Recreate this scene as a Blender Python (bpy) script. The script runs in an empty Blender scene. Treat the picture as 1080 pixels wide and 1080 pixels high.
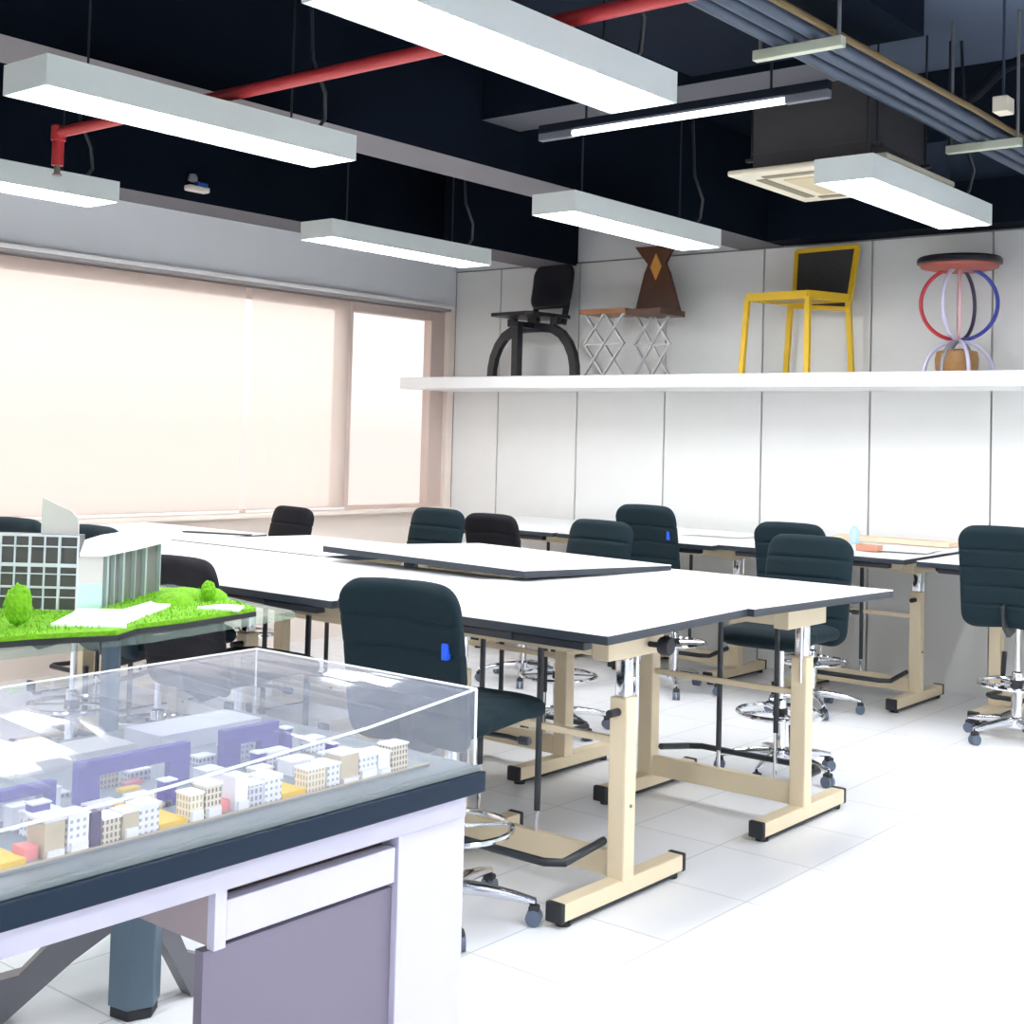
import bpy, bmesh, math, random
from mathutils import Vector, Matrix
random.seed(7)
PI = math.pi
SC = bpy.context.scene
COL = SC.collection

# ------------------------------------------------------------------ materials
MATS = {}
def mat(name, col, rough=.5, metal=0., var=.04, scale=6., bump=0., spec=None, sheen=0.):
    if name in MATS: return MATS[name]
    m = bpy.data.materials.new(name); m.use_nodes = True
    nt = m.node_tree; b = nt.nodes['Principled BSDF']
    b.inputs['Roughness'].default_value = rough
    b.inputs['Metallic'].default_value = metal
    if spec is not None: b.inputs['Specular IOR Level'].default_value = spec
    if sheen: b.inputs['Sheen Weight'].default_value = sheen
    tc = nt.nodes.new('ShaderNodeTexCoord')
    nz = nt.nodes.new('ShaderNodeTexNoise'); nz.inputs['Scale'].default_value = scale; nz.inputs['Detail'].default_value = 4
    rp = nt.nodes.new('ShaderNodeMix'); rp.data_type = 'RGBA'
    c0 = [max(0, c*(1-var)) for c in col]; c1 = [min(1, c*(1+var)) for c in col]
    rp.inputs[6].default_value = (*c0, 1); rp.inputs[7].default_value = (*c1, 1)
    nt.links.new(tc.outputs['Object'], nz.inputs['Vector'])
    nt.links.new(nz.outputs['Fac'], rp.inputs[0])
    nt.links.new(rp.outputs[2], b.inputs['Base Color'])
    if bump:
        bp = nt.nodes.new('ShaderNodeBump'); bp.inputs['Strength'].default_value = bump; bp.inputs['Distance'].default_value = .01
        nt.links.new(nz.outputs['Fac'], bp.inputs['Height']); nt.links.new(bp.outputs['Normal'], b.inputs['Normal'])
    MATS[name] = m
    return m

def emit(name, col, s):
    m = bpy.data.materials.new(name); m.use_nodes = True
    nt = m.node_tree; nt.nodes.remove(nt.nodes['Principled BSDF'])
    e = nt.nodes.new('ShaderNodeEmission'); e.inputs['Color'].default_value = (*col, 1); e.inputs['Strength'].default_value = s
    nt.links.new(e.outputs[0], nt.nodes['Material Output'].inputs['Surface'])
    return m

def clear(name, tint, rough=.02, ior=1.45, extra=0., body=None, bodyfac=0.):
    m = bpy.data.materials.new(name); m.use_nodes = True
    nt = m.node_tree; nt.nodes.remove(nt.nodes['Principled BSDF'])
    t = nt.nodes.new('ShaderNodeBsdfTransparent'); t.inputs['Color'].default_value = (*tint, 1)
    g = nt.nodes.new('ShaderNodeBsdfGlossy'); g.inputs['Roughness'].default_value = rough
    lw = nt.nodes.new('ShaderNodeLayerWeight'); lw.inputs['Blend'].default_value = .5
    pw = nt.nodes.new('ShaderNodeMath'); pw.operation = 'POWER'; pw.inputs[1].default_value = 5.
    f = nt.nodes.new('ShaderNodeMath'); f.operation = 'MULTIPLY_ADD'; r0 = ((ior-1)/(ior+1))**2; f.inputs[1].default_value = (1-r0)*.5; f.inputs[2].default_value = r0*.5
    nt.links.new(lw.outputs['Facing'], pw.inputs[0]); nt.links.new(pw.outputs[0], f.inputs[0])
    mx = nt.nodes.new('ShaderNodeMixShader')
    last = t
    if body:
        d = nt.nodes.new('ShaderNodeBsdfDiffuse'); d.inputs['Color'].default_value = (*body, 1)
        m2 = nt.nodes.new('ShaderNodeMixShader'); m2.inputs[0].default_value = bodyfac
        nt.links.new(t.outputs[0], m2.inputs[1]); nt.links.new(d.outputs[0], m2.inputs[2]); last = m2
    ad = nt.nodes.new('ShaderNodeMath'); ad.operation = 'ADD'; ad.inputs[1].default_value = extra; ad.use_clamp = True
    nt.links.new(f.outputs[0], ad.inputs[0]); nt.links.new(ad.outputs[0], mx.inputs[0])
    nt.links.new(last.outputs[0], mx.inputs[1]); nt.links.new(g.outputs[0], mx.inputs[2])
    nt.links.new(mx.outputs[0], nt.nodes['Material Output'].inputs['Surface'])
    return m

def sheer(name, col, tr):
    m = bpy.data.materials.new(name); m.use_nodes = True
    nt = m.node_tree; nt.nodes.remove(nt.nodes['Principled BSDF'])
    t = nt.nodes.new('ShaderNodeBsdfTransparent'); t.inputs['Color'].default_value = (*col, 1)
    d = nt.nodes.new('ShaderNodeBsdfTranslucent'); d.inputs['Color'].default_value = (*col, 1)
    wv = nt.nodes.new('ShaderNodeTexNoise'); wv.inputs['Scale'].default_value = 3
    mr = nt.nodes.new('ShaderNodeMapRange'); mr.inputs[3].default_value = tr-.04; mr.inputs[4].default_value = tr+.04
    mx = nt.nodes.new('ShaderNodeMixShader')
    nt.links.new(wv.outputs['Fac'], mr.inputs[0]); nt.links.new(mr.outputs[0], mx.inputs[0])
    nt.links.new(d.outputs[0], mx.inputs[1]); nt.links.new(t.outputs[0], mx.inputs[2])
    nt.links.new(mx.outputs[0], nt.nodes['Material Output'].inputs['Surface'])
    return m

def floor_mat():
    m = bpy.data.materials.new('floor_tile'); m.use_nodes = True
    nt = m.node_tree; b = nt.nodes['Principled BSDF']
    tc = nt.nodes.new('ShaderNodeTexCoord'); mp = nt.nodes.new('ShaderNodeMapping')
    mp.inputs['Location'].default_value = (2.317, -4.22, 0)
    br = nt.nodes.new('ShaderNodeTexBrick'); br.offset = 0.; br.squash = 1.
    br.inputs['Scale'].default_value = 1.; br.inputs['Brick Width'].default_value = .404; br.inputs['Row Height'].default_value = .505
    br.inputs['Mortar Size'].default_value = .0035; br.inputs['Mortar Smooth'].default_value = .2
    br.inputs['Color1'].default_value = (.86, .87, .90, 1); br.inputs['Color2'].default_value = (.88, .89, .92, 1); br.inputs['Mortar'].default_value = (.62, .62, .65, 1)
    nt.links.new(tc.outputs['Object'], mp.inputs['Vector']); nt.links.new(mp.outputs[0], br.inputs['Vector'])
    nt.links.new(br.outputs['Color'], b.inputs['Base Color'])
    b.inputs['Roughness'].default_value = .28; b.inputs['Specular IOR Level'].default_value = .4
    return m

def facade_mat(name, wall, pane, w, h, gap):
    """little windows: brick cells are the panes, mortar the wall (object coordinates, works on faces along x or y)"""
    m = bpy.data.materials.new(name); m.use_nodes = True
    nt = m.node_tree; b = nt.nodes['Principled BSDF']; b.inputs['Roughness'].default_value = .6
    tc = nt.nodes.new('ShaderNodeTexCoord'); sp = nt.nodes.new('ShaderNodeSeparateXYZ'); ad = nt.nodes.new('ShaderNodeMath'); cb = nt.nodes.new('ShaderNodeCombineXYZ')
    br = nt.nodes.new('ShaderNodeTexBrick'); br.offset = 0.
    br.inputs['Scale'].default_value = 1.; br.inputs['Brick Width'].default_value = w; br.inputs['Row Height'].default_value = h
    br.inputs['Mortar Size'].default_value = gap; br.inputs['Mortar Smooth'].default_value = 0.
    br.inputs['Color1'].default_value = (*pane, 1); br.inputs['Color2'].default_value = (*[c*.8 for c in pane], 1); br.inputs['Mortar'].default_value = (*wall, 1)
    nt.links.new(tc.outputs['Object'], sp.inputs[0]); nt.links.new(sp.outputs[0], ad.inputs[0]); nt.links.new(sp.outputs[1], ad.inputs[1])
    nt.links.new(ad.outputs[0], cb.inputs[0]); nt.links.new(sp.outputs[2], cb.inputs[1]); nt.links.new(cb.outputs[0], br.inputs['Vector'])
    nt.links.new(br.outputs['Color'], b.inputs['Base Color'])
    return m

M_WHITE = mat('white_laminate', (.86, .87, .88), .35)
M_WALL = mat('white_wall_panel', (.80, .81, .80), .5, var=.02)
M_WALLB = mat('white_paint', (.78, .79, .81), .6, var=.02)
M_PEACH = mat('pale_peach_paint', (.90, .80, .72), .6, var=.02)
M_GROOVE = mat('dark_joint', (.30, .31, .32), .7)
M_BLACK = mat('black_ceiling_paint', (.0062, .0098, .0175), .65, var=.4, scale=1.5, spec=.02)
M_CEILG = mat('grey_concrete_paint', (.095, .13, .20), .8, var=.15, scale=1.2)
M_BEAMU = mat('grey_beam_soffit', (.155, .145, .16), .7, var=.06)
M_DUCT = mat('dark_duct', (.012, .016, .026), .6, var=.25, spec=.08)
M_FRAME = mat('taupe_window_frame', (.62, .50, .45), .45)
M_BEIGE = mat('cream_powder_coat', (.78, .66, .46), .4, var=.03)
M_EDGE = mat('dark_edge_band', (.022, .03, .042), .4, var=.1)
M_RUBBER = mat('black_rubber', (.018, .02, .025), .6, var=.1)
M_BLKMET = mat('black_metal', (.02, .024, .032), .4, var=.1)
M_CHROME = mat('chrome', (.78, .80, .84), .14, 1., var=.03)
M_TEAL = mat('dark_teal_fabric', (.0055, .0175, .0245), .8, var=.25, scale=120, bump=.12, spec=.25)
M_CHAR = mat('charcoal_fabric', (.0095, .0095, .0135), .8, var=.25, scale=120, bump=.12, spec=.25)
M_BLUETAG = mat('blue_tag', (.01, .10, .75), .5)
M_LAMPW = mat('lamp_white_metal', (.74, .79, .77), .4, var=.02)
M_DIFF = emit('lamp_diffuser', (.97, .985, 1.), 17.)
M_TUBE = emit('fluorescent_tube', (.93, .96, 1.), 2.2)
M_RED = mat('red_pipe_paint', (.46, .035, .04), .35)
M_BRASS = mat('dull_metal', (.25, .22, .20), .4, .8)
M_PIPE = mat('blue_grey_conduit', (.05, .072, .115), .4, .3, var=.3, scale=9.)
M_STRUT = mat('galvanised_strut', (.62, .66, .52), .4, .2)
M_ACW = mat('cream_plastic', (.80, .74, .58), .45)
M_ACBODY = mat('dark_grey_sheet', (.055, .052, .055), .5, var=.08)
M_NAVY = mat('navy_grey_laminate', (.010, .022, .042), .35, var=.08, spec=.15)
M_LEDGE = mat('grey_blue_board', (.15, .18, .19), .4, var=.05)
M_LAV = mat('lavender_white_laminate', (.545, .535, .665), .4, var=.015)
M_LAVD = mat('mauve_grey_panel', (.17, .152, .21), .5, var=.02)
M_BOUNCEP = mat('bounce_pink_panel', (.45, .37, .39), .5, var=.02)  # pink floor bounce put into the lavender drawer side's colour
M_WOODD = mat('dark_brown_wood', (.055, .022, .014), .5, var=.3, scale=14)
M_HEX = mat('slate_blue_metal', (.10, .15, .20), .35, var=.08)
M_ARM = mat('slate_grey_metal', (.15, .15, .17), .35, var=.08)
M_ARMD = mat('charcoal_metal', (.05, .05, .05), .4, var=.1)
M_GRASS = mat('model_grass', (.165, .43, .006), .85, var=.5, scale=90, bump=.5)
M_PATH = mat('white_card', (.88, .89, .92), .6)
M_GREYCARD = mat('pale_grey_card', (.56, .54, .52), .6)
M_AQUA = mat('pale_aqua_acrylic', (.48, .70, .66), .25)
M_GLASSD = mat('dark_grey_glazing', (.075, .073, .075), .3, var=.2, scale=40)
M_STRIPE = mat('dark_grey_card', (.15, .155, .15), .5, var=.1)
M_STRIPEL = mat('light_blue_grey_fin', (.36, .43, .44), .4)
M_MULL = mat('pale_mullion', (.64, .66, .74), .5)
M_PURPLE = mat('violet_card', (.07, .042, .33), .5, var=.1)
M_DPURPLE = mat('deep_purple_card', (.055, .025, .11), .5, var=.1)
M_YELLOW = mat('yellow_card', (.86, .55, .02), .5)
M_CORAL = mat('coral_card', (.85, .25, .24), .5)
M_TAN = mat('tan_card', (.55, .46, .30), .6)
M_LGREY = mat('light_grey_card', (.62, .62, .67), .6)
M_FAC1 = facade_mat('beige_facade', (.70, .63, .47), (.20, .16, .12), .009, .0125, .0022)
M_FAC2 = facade_mat('white_facade', (.84, .84, .86), (.42, .43, .50), .013, .013, .0036)
M_FAC3 = facade_mat('cream_facade', (.82, .76, .60), (.55, .42, .18), .009, .014, .0024)
M_FAC4 = facade_mat('grey_facade', (.66, .66, .70), (.30, .32, .38), .011, .014, .0024)
M_ACRYL = clear('clear_acrylic', (.975, .98, .99), .015, 1.45, .01, (.80, .84, .95), .05)
M_ACTOP = clear('painted_haze_acrylic_lid', (.96, .97, .99), .03, 1.5, .02, (.80, .85, .98), .11)  # pale blue diffuse share paints the reflection haze into the lid
M_ACEDGE = clear('acrylic_edge', (.9, .93, .95), .2, 1.5, .1, (.92, .95, .95), .75)
M_SHEET = clear('green_edged_glass', (.90, .95, .93), .02, 1.5, .02, (.6, .8, .7), .12)
M_GLASS = clear('window_glass', (.98, .98, .98), .01, 1.3)
M_BLIND = sheer('sheer_peach_blind', (1., .985, .972), .66)
M_SBLK = mat('black_lacquer', (.010, .012, .018), .3, var=.2)
M_WOODO = mat('orange_brown_wood', (.36, .15, .065), .45, var=.25, scale=18)
M_WOODB = mat('walnut_brown_wood', (.105, .040, .020), .45, var=.3, scale=18)
M_ORANGE = mat('orange_inlay', (.70, .33, .06), .5)
M_SILVER = mat('silver_bar', (.55, .57, .58), .35, .3)
M_YEL = mat('yellow_lacquer', (.75, .48, .015), .35)
M_FELT = mat('dark_grey_felt', (.045, .045, .045), .9, var=.35, scale=60, bump=.2)
M_PLY = mat('tan_plywood', (.52, .40, .22), .6, var=.1, scale=20)
M_RINGR = mat('red_hoop', (.55, .03, .05), .35)
M_RINGB = mat('blue_hoop', (.045, .06, .36), .35)
M_RINGP = mat('dark_violet_hoop', (.05, .03, .09), .35)
M_RINGL = mat('lavender_hoop', (.62, .60, .80), .35)
M_RINGPK = mat('pink_hoop', (.75, .45, .50), .35)
M_RINGG = mat('grey_hoop', (.30, .30, .33), .35)
M_LOG = mat('turned_wood', (.38, .20, .07), .5, var=.3, scale=22)
M_PAPER = mat('white_paper', (.88, .88, .86), .7)
M_BLUEB = mat('pale_blue_plastic', (.45, .62, .78), .3)
M_BRICK = mat('terracotta_block', (.55, .25, .16), .6)
M_BLUED = mat('blue_device_plastic', (.02, .10, .45), .4)
M_TRUNK = mat('model_trunk', (.20, .13, .05), .8)

# ------------------------------------------------------------------ builders
class MB:
    def __init__(s): s.bm = bmesh.new(); s.mi = 0
    def _f(s, fs):
        for f in fs: f.material_index = s.mi
    def box(s, x0, y0, z0, x1, y1, z1, bev=0., seg=2, rot=None):
        x0, x1 = min(x0, x1), max(x0, x1); y0, y1 = min(y0, y1), max(y0, y1); z0, z1 = min(z0, z1), max(z0, z1)
        v = [s.bm.verts.new(p) for p in ((x0,y0,z0),(x1,y0,z0),(x1,y1,z0),(x0,y1,z0),(x0,y0,z1),(x1,y0,z1),(x1,y1,z1),(x0,y1,z1))]
        fs = [s.bm.faces.new([v[i] for i in q]) for q in ((3,2,1,0),(4,5,6,7),(0,1,5,4),(1,2,6,5),(2,3,7,6),(3,0,4,7))]
        s._f(fs)
        if rot is not None:
            for q in v: q.co = rot @ q.co
        if bev:
            es = list({e for f in fs for e in f.edges})
            r = bmesh.ops.bevel(s.bm, geom=es, offset=bev, segments=seg, affect='EDGES', profile=.5)
            s._f(r['faces'])
        return s
    def hexa(s, p, bev=0.):
        """eight corners: bottom 0-3, top 4-7"""
        v = [s.bm.verts.new(q) for q in p]
        fs = [s.bm.faces.new([v[i] for i in q]) for q in ((3,2,1,0),(4,5,6,7),(0,1,5,4),(1,2,6,5),(2,3,7,6),(3,0,4,7))]
        s._f(fs)
        if bev:
            es = list({e for f in fs for e in f.edges})
            r = bmesh.ops.bevel(s.bm, geom=es, offset=bev, segments=2, affect='EDGES', profile=.5); s._f(r['faces'])
        return s
    def tube(s, pts, r, n=10, closed=False, taper=None):
        pts = [Vector(p) for p in pts]; N = len(pts); rings = []
        up = Vector((0, 0, 1)); prev = None
        for i, p in enumerate(pts):
            if closed: d = pts[(i+1) % N]-pts[i-1]
            else: d = (pts[min(i+1, N-1)]-pts[max(i-1, 0)])
            d.normalize()
            if prev is None:
                a = d.cross(up)
                if a.length < .05: a = d.cross(Vector((1, 0, 0)))
            else: a = prev - d*prev.dot(d)
            a.normalize(); prev = a; b = d.cross(a)
            rr = r if taper is None else taper[i]
            rings.append([s.bm.verts.new(p+(a*math.cos(2*PI*k/n)+b*math.sin(2*PI*k/n))*rr) for k in range(n)])
        fs = []
        for i in range(N if closed else N-1):
            A, B = rings[i], rings[(i+1) % N]
            for k in range(n): fs.append(s.bm.faces.new((A[k], A[(k+1) % n], B[(k+1) % n], B[k])))
        if not closed:
            fs.append(s.bm.faces.new(rings[0][::-1])); fs.append(s.bm.faces.new(rings[-1]))
        s._f(fs); return s
    def bar(s, pts, w, h, up=(0, 0, 1)):
        """rectangular bar swept along points; w across, h along up"""
        pts = [Vector(p) for p in pts]; N = len(pts); up = Vector(up); rings = []
        for i, p in enumerate(pts):
            d = (pts[min(i+1, N-1)]-pts[max(i-1, 0)]).normalized()
            a = d.cross(up).normalized(); b = a.cross(d).normalized()
            rings.append([s.bm.verts.new(p+a*x*w/2+b*y*h/2) for x, y in ((-1,-1),(1,-1),(1,1),(-1,1))])
        fs = []
        for i in range(N-1):
            for k in range(4): fs.append(s.bm.faces.new((rings[i][k], rings[i][(k+1) % 4], rings[i+1][(k+1) % 4], rings[i+1][k])))
        fs.append(s.bm.faces.new(rings[0][::-1])); fs.append(s.bm.faces.new(rings[-1]))
        s._f(fs); return s
    def lathe(s, prof, c=(0, 0, 0), n=20, axis='z'):
        rings = []
        for r, z in prof:
            ring = []
            for k in range(n):
                a = 2*PI*k/n; x, y = r*math.cos(a), r*math.sin(a)
                q = {'z': (x, y, z), 'x': (z, x, y), 'y': (y, z, x)}[axis]
                ring.append(s.bm.verts.new(Vector(c)+Vector(q)))
            rings.append(ring)
        fs = []
        for i in range(len(rings)-1):
            for k in range(n): fs.append(s.bm.faces.new((rings[i][k], rings[i][(k+1) % n], rings[i+1][(k+1) % n], rings[i+1][k])))
        fs.append(s.bm.faces.new(rings[0][::-1])); fs.append(s.bm.faces.new(rings[-1]))
        s._f(fs); return s
    def prism(s, poly, axis, a0, a1, bev=0.):
        """poly of 2-D points extruded along axis: 'x': (y,z)  'y': (x,z)  'z': (x,y)"""
        def P(p, a): return {'x': (a, p[0], p[1]), 'y': (p[0], a, p[1]), 'z': (p[0], p[1], a)}[axis]
        A = [s.bm.verts.new(P(p, a0)) for p in poly]; B = [s.bm.verts.new(P(p, a1)) for p in poly]
        n = len(poly); fs = [s.bm.faces.new(A[::-1]), s.bm.faces.new(B)]
        for k in range(n): fs.append(s.bm.faces.new((A[k], A[(k+1) % n], B[(k+1) % n], B[k])))
        s._f(fs)
        if bev:
            es = list({e for f in fs for e in f.edges})
            r = bmesh.ops.bevel(s.bm, geom=es, offset=bev, segments=2, affect='EDGES', profile=.5); s._f(r['faces'])
        return s
    def torus(s, c, R, r, n=40, m=8, M=None, a0=0., a1=2*PI):
        full = abs(a1-a0-2*PI) < 1e-6
        pts = []
        for k in range(n if full else n+1):
            a = a0+(a1-a0)*k/n; p = Vector((R*math.cos(a), R*math.sin(a), 0))
            if M is not None: p = M @ p
            pts.append(Vector(c)+p)
        return s.tube(pts, r, m, closed=full)
    def cushion(s, path, A, T, rc, groove=(), p=4.5, M=36, bow=0., vgroove=(), gd=.35):
        """pillow swept along a (y,z) path: half width A, half thickness T, corner radius rc"""
        L = [0]
        for i in range(1, len(path)): L.append(L[-1]+math.hypot(path[i][0]-path[i-1][0], path[i][1]-path[i-1][1]))
        tot = L[-1]; n = 46; rings = []
        ss = [tot*(.5-.5*math.cos(PI*j/n)) for j in range(n+1)]
        ss += [g*tot+d for g in groove for d in (-.012, -.006, 0, .006, .012)]
        for q in sorted(ss):
            i = 1
            while i < len(path)-1 and L[i] < q: i += 1
            t = (q-L[i-1])/(L[i]-L[i-1]); P0, P1 = path[i-1], path[i]
            y = P0[0]+(P1[0]-P0[0])*t; z = P0[1]+(P1[1]-P0[1])*t
            def tang(k):
                a = path[max(k-1, 0)]; b = path[min(k+1, len(path)-1)]; l = math.hypot(b[0]-a[0], b[1]-a[1]); return ((b[0]-a[0])/l, (b[1]-a[1])/l)
            ta, tb = tang(i-1), tang(i); ty = ta[0]+(tb[0]-ta[0])*t; tz = ta[1]+(tb[1]-ta[1])*t; l = math.hypot(ty, tz); ny, nz_ = -tz/l, ty/l
            d = min(q, tot-q)
            a = A if d >= rc else A-rc*(1-math.sqrt(max(0, 1-(1-d/rc)**2)))
            b = T if d >= T else T*max(.12, math.sqrt(max(0, 1-(1-d/T)**2)))
            g = 1.
            for gg in groove:
                e = abs(q-gg*tot)
                if e < .012: g -= gd*(1-e/.012)
            ring = []
            for k in range(M):
                th = 2*PI*k/M; c, sn = math.cos(th), math.sin(th)
                u = a*math.copysign(abs(c)**(2/p), c); v = b*math.copysign(abs(sn)**(2/2.6), sn)*g
                for vg in vgroove:
                    e = abs(u-vg)
                    if e < .014: v *= 1-gd*(1-e/.014)
                off = v+bow*(u/A)**2
                ring.append(s.bm.verts.new((u, y+ny*off, z+nz_*off)))
            rings.append(ring)
        fs = []
        for i in range(len(rings)-1):
            for k in range(M): fs.append(s.bm.faces.new((rings[i][k], rings[i][(k+1) % M], rings[i+1][(k+1) % M], rings[i+1][k])))
        fs.append(s.bm.faces.new(rings[0][::-1])); fs.append(s.bm.faces.new(rings[-1]))
        s._f(fs); return s
    def obj(s, name, m, parent=None, smooth=False, loc=None):
        bmesh.ops.recalc_face_normals(s.bm, faces=s.bm.faces)
        me = bpy.data.meshes.new(name); s.bm.to_mesh(me); s.bm.free()
        for q in (m if isinstance(m, (list, tuple)) else [m]): me.materials.append(q)
        if smooth:
            for p in me.polygons: p.use_smooth = True
            try: me.set_sharp_from_angle(angle=math.radians(40))
            except Exception: pass
        o = bpy.data.objects.new(name, me); COL.objects.link(o)
        if parent is not None: o.parent = parent
        if loc is not None: o.location = loc
        return o

def tag(o, label, cat, group=None, kind=None):
    o['label'] = label; o['category'] = cat
    if group: o['group'] = group
    if kind: o['kind'] = kind
    return o
def thing(name, label, cat, loc=(0, 0, 0), rz=0., group=None):
    o = bpy.data.objects.new(name, None); COL.objects.link(o); o.empty_display_size = .1
    o.location = loc; o.rotation_euler = (0, 0, rz)
    return tag(o, label, cat, group)
def struct(o, label=None):
    o['kind'] = 'structure'
    if label: o['label'] = label
    return o
def dup(root, loc, rz, label, group=None):
    def cp(o, par):
        c = o.copy(); COL.objects.link(c)
        if par is not None: c.parent = par
        for ch in o.children: cp(ch, c)
        return c
    r = cp(root, None); r.location = loc; r.rotation_euler = (0, 0, rz); r['label'] = label
    if group: r['group'] = group
    return r

# ------------------------------------------------------------------ room
XW, YB, XR, YF, ZC = -7.74, 8.70, 3.2, -3.2, 3.75
struct(MB().box(XW-.3, YF-.2, -.1, XR+.2, YB+.3, 0).obj('floor', floor_mat()))
# back wall: panels with open joints over a dark backing
b = MB()
edges = [XW, -7.23] + [-6.40+.8365*k for k in range(0, 12)]
edges[-1] = XR
for a, c in zip(edges[:-1], edges[1:]): b.box(a+.007, YB, 0, c-.007, YB+.03, 3.035)
b.mi = 1; b.box(XW-.3, YB+.03, 0, XR+.2, YB+.25, 3.05)
b.mi = 2; b.box(XW-.3, YB+.02, 3.05, XR+.2, YB+.25, ZC)
struct(b.obj('wall_back', [M_WALL, M_GROOVE, M_WALLB]))
struct(MB().box(XR, YF-.2, 0, XR+.2, YB+.25, ZC).obj('wall_right', M_WALLB))
struct(MB().box(XW-.3, YF-.2, 0, XR+.2, YF, ZC).obj('wall_front', M_WALLB))
# window wall: dado below, pelmet band above, end reveal by the corner
WT, WS, WP = 2.715, .995, 3.14
struct(MB().box(XW-.2, YF, 0, XW, YB, WS-.03).box(XW-.2, 8.62, WS-.03, XW, YB, WT).box(XW-.2, YF, WS-.03, XW, -2.6, WT)
       .obj('wall_left', M_PEACH))
struct(MB().box(XW-.2, YF, WT, XW, YB, ZC).obj('wall_pelmet', mat('grey_white_pelmet', (.84, .86, .89), .6, var=.02)), )
struct(MB().box(XW-.01, YF, WT-.005, XW+.05, YB-.08, WT+.022, .003).obj('trim_1', mat('bright_white_rail', (.93, .92, .90), .4)))
struct(MB().box(XW-.2, YF, WT-.03, XW+.02, YB-.08, WT-.005).obj('trim_2', mat('grey_track', (.34, .33, .33), .5)))
struct(MB().box(XW-.2, YF, WS-.03, XW+.10, 8.62, WS, .006).obj('trim_3', M_PEACH))
# windows: outer frames with glass
def window(n, y0, y1, wl, wr):
    f = MB()
    f.box(XW-.14, y0, WS, XW-.05, y0+wl, WT-.04, .004).box(XW-.14, y1-wr, WS, XW-.05, y1, WT-.04, .004)
    f.box(XW-.14, y0+wl, WT-.12, XW-.05, y1-wr, WT-.04, .004).box(XW-.14, y0+wl, WS, XW-.05, y1-wr, WS+.03, .004)
    o = struct(f.obj('window_%d' % n, M_FRAME))
    MB().box(XW-.10, y0+wl-.01, WS+.02, XW-.094, y1-wr+.01, WT-.11).obj('glass', M_GLASS, o)
    return o
window(1, 7.46, 8.62, .06, .17)
window(2, 1.9, 7.46, .05, .07)
window(3, -2.6, 1.9, .05, .05)
def blind(y0, y1, label):
    t = thing('roller_blind', label, 'blind', (XW-.01, (y0+y1)/2, WT-.05), 0, 'sheer roller blinds on the window wall')
    h = (y1-y0)/2
    MB().box(-.004, -h, -(WT-.05-WS)+.02, -.003, h, .0).obj('blind_fabric', M_BLIND, t)
    MB().box(-.012, -h, -(WT-.05-WS)+.004, .006, h, -(WT-.05-WS)+.024, .003).obj('bottom_bar', M_WHITE, t)
blind(6.435, 7.44, 'narrow sheer blind between the bright gap and the uncovered corner window')
blind(1.95, 6.375, 'wide sheer peach blind left of the bright gap')
blind(-2.5, 1.85, 'sheer blind nearest the camera end of the window wall')

# ceiling
struct(MB().box(XW-.3, YF-.2, ZC, -3.3, YB+.25, ZC+.15).obj('ceiling', M_BLACK))
struct(MB().box(-3.3, YF-.2, ZC, XR+.2, YB+.25, ZC+.15).obj('ceiling_bay', M_CEILG))
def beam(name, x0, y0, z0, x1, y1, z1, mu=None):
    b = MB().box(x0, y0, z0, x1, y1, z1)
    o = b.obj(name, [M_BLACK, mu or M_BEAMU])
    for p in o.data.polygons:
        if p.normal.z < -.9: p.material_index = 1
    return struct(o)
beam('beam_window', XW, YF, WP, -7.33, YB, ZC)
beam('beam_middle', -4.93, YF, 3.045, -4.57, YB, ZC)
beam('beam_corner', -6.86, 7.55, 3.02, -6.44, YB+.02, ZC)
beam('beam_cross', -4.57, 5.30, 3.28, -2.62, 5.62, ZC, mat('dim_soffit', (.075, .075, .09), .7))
struct(MB().box(-4.57, YB-.25, 3.05, XR, YB+.02, ZC).obj('beam_back', M_BLACK))

# ------------------------------------------------------------------ pendant lamps
def make_lamp():
    t = thing('pendant_lamp', '', 'lamp', (0, 0, 2.8), 0, 'white box pendant lamps')
    w, l, h = .142, .755, .112
    b = MB(); th = .008
    b.box(-w, -l, 0, -w+th, l, h).box(w-th, -l, 0, w, l, h).box(-w+th, -l, 0, w-th, -l+th, h).box(-w+th, l-th, 0, w-th, l, h).box(-w+th, -l+th, h-.012, w-th, l-th, h)
    b.obj('housing', M_LAMPW, t)
    MB().box(-w+th, -l+th, .006, w-th, l-th, .016).obj('diffuser', M_DIFF, t)
    for y in (-.5, .5): MB().tube([(0, y, h), (0, y, ZC-2.8)], .005, 6).obj('suspension_rod', M_BLKMET, t)
    MB().tube([(.02, .62, h), (.06, .64, h+.06), (.10, .60, h+.16), (.07, .55, h+.3), (.05, .53, ZC-2.8)], .009, 6).obj('power_cable', M_BLKMET, t, True)
    return t
LC = ((-2.63, 6.31, 'white box pendant lamp directly beside the ceiling air conditioner panel'),
      (-4.29, 6.33, 'white box pendant lamp in front of the hourglass-backed brown chair'),
      (-6.11, 6.31, 'white box pendant lamp next to the window band near the black shelf chair'),
      (-2.66, 3.22, 'large white box pendant lamp cut by the top edge of the photo'),
      (-4.36, 3.30, 'long white box pendant lamp at left with the red pipe passing above it'),
      (-6.24, 3.38, 'white box pendant lamp at the left edge behind the red sprinkler drop'))
lamp0 = make_lamp()
for k, (x, y, lab) in enumerate(LC):
    if k == 0: lamp0.location = (x, y, 2.8); lamp0['label'] = lab
    else: dup(lamp0, (x, y, 2.8), 0, lab)
LX = (-2.63, -4.3, -6.15)
for x in (-.83, .85, 2.3):
    for y in (.06, 3.21, 6.36): dup(lamp0, (x, y, 2.8), 0, 'white box pendant lamp in the part of the room outside the photo', 'pendant lamps outside the frame')
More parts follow.
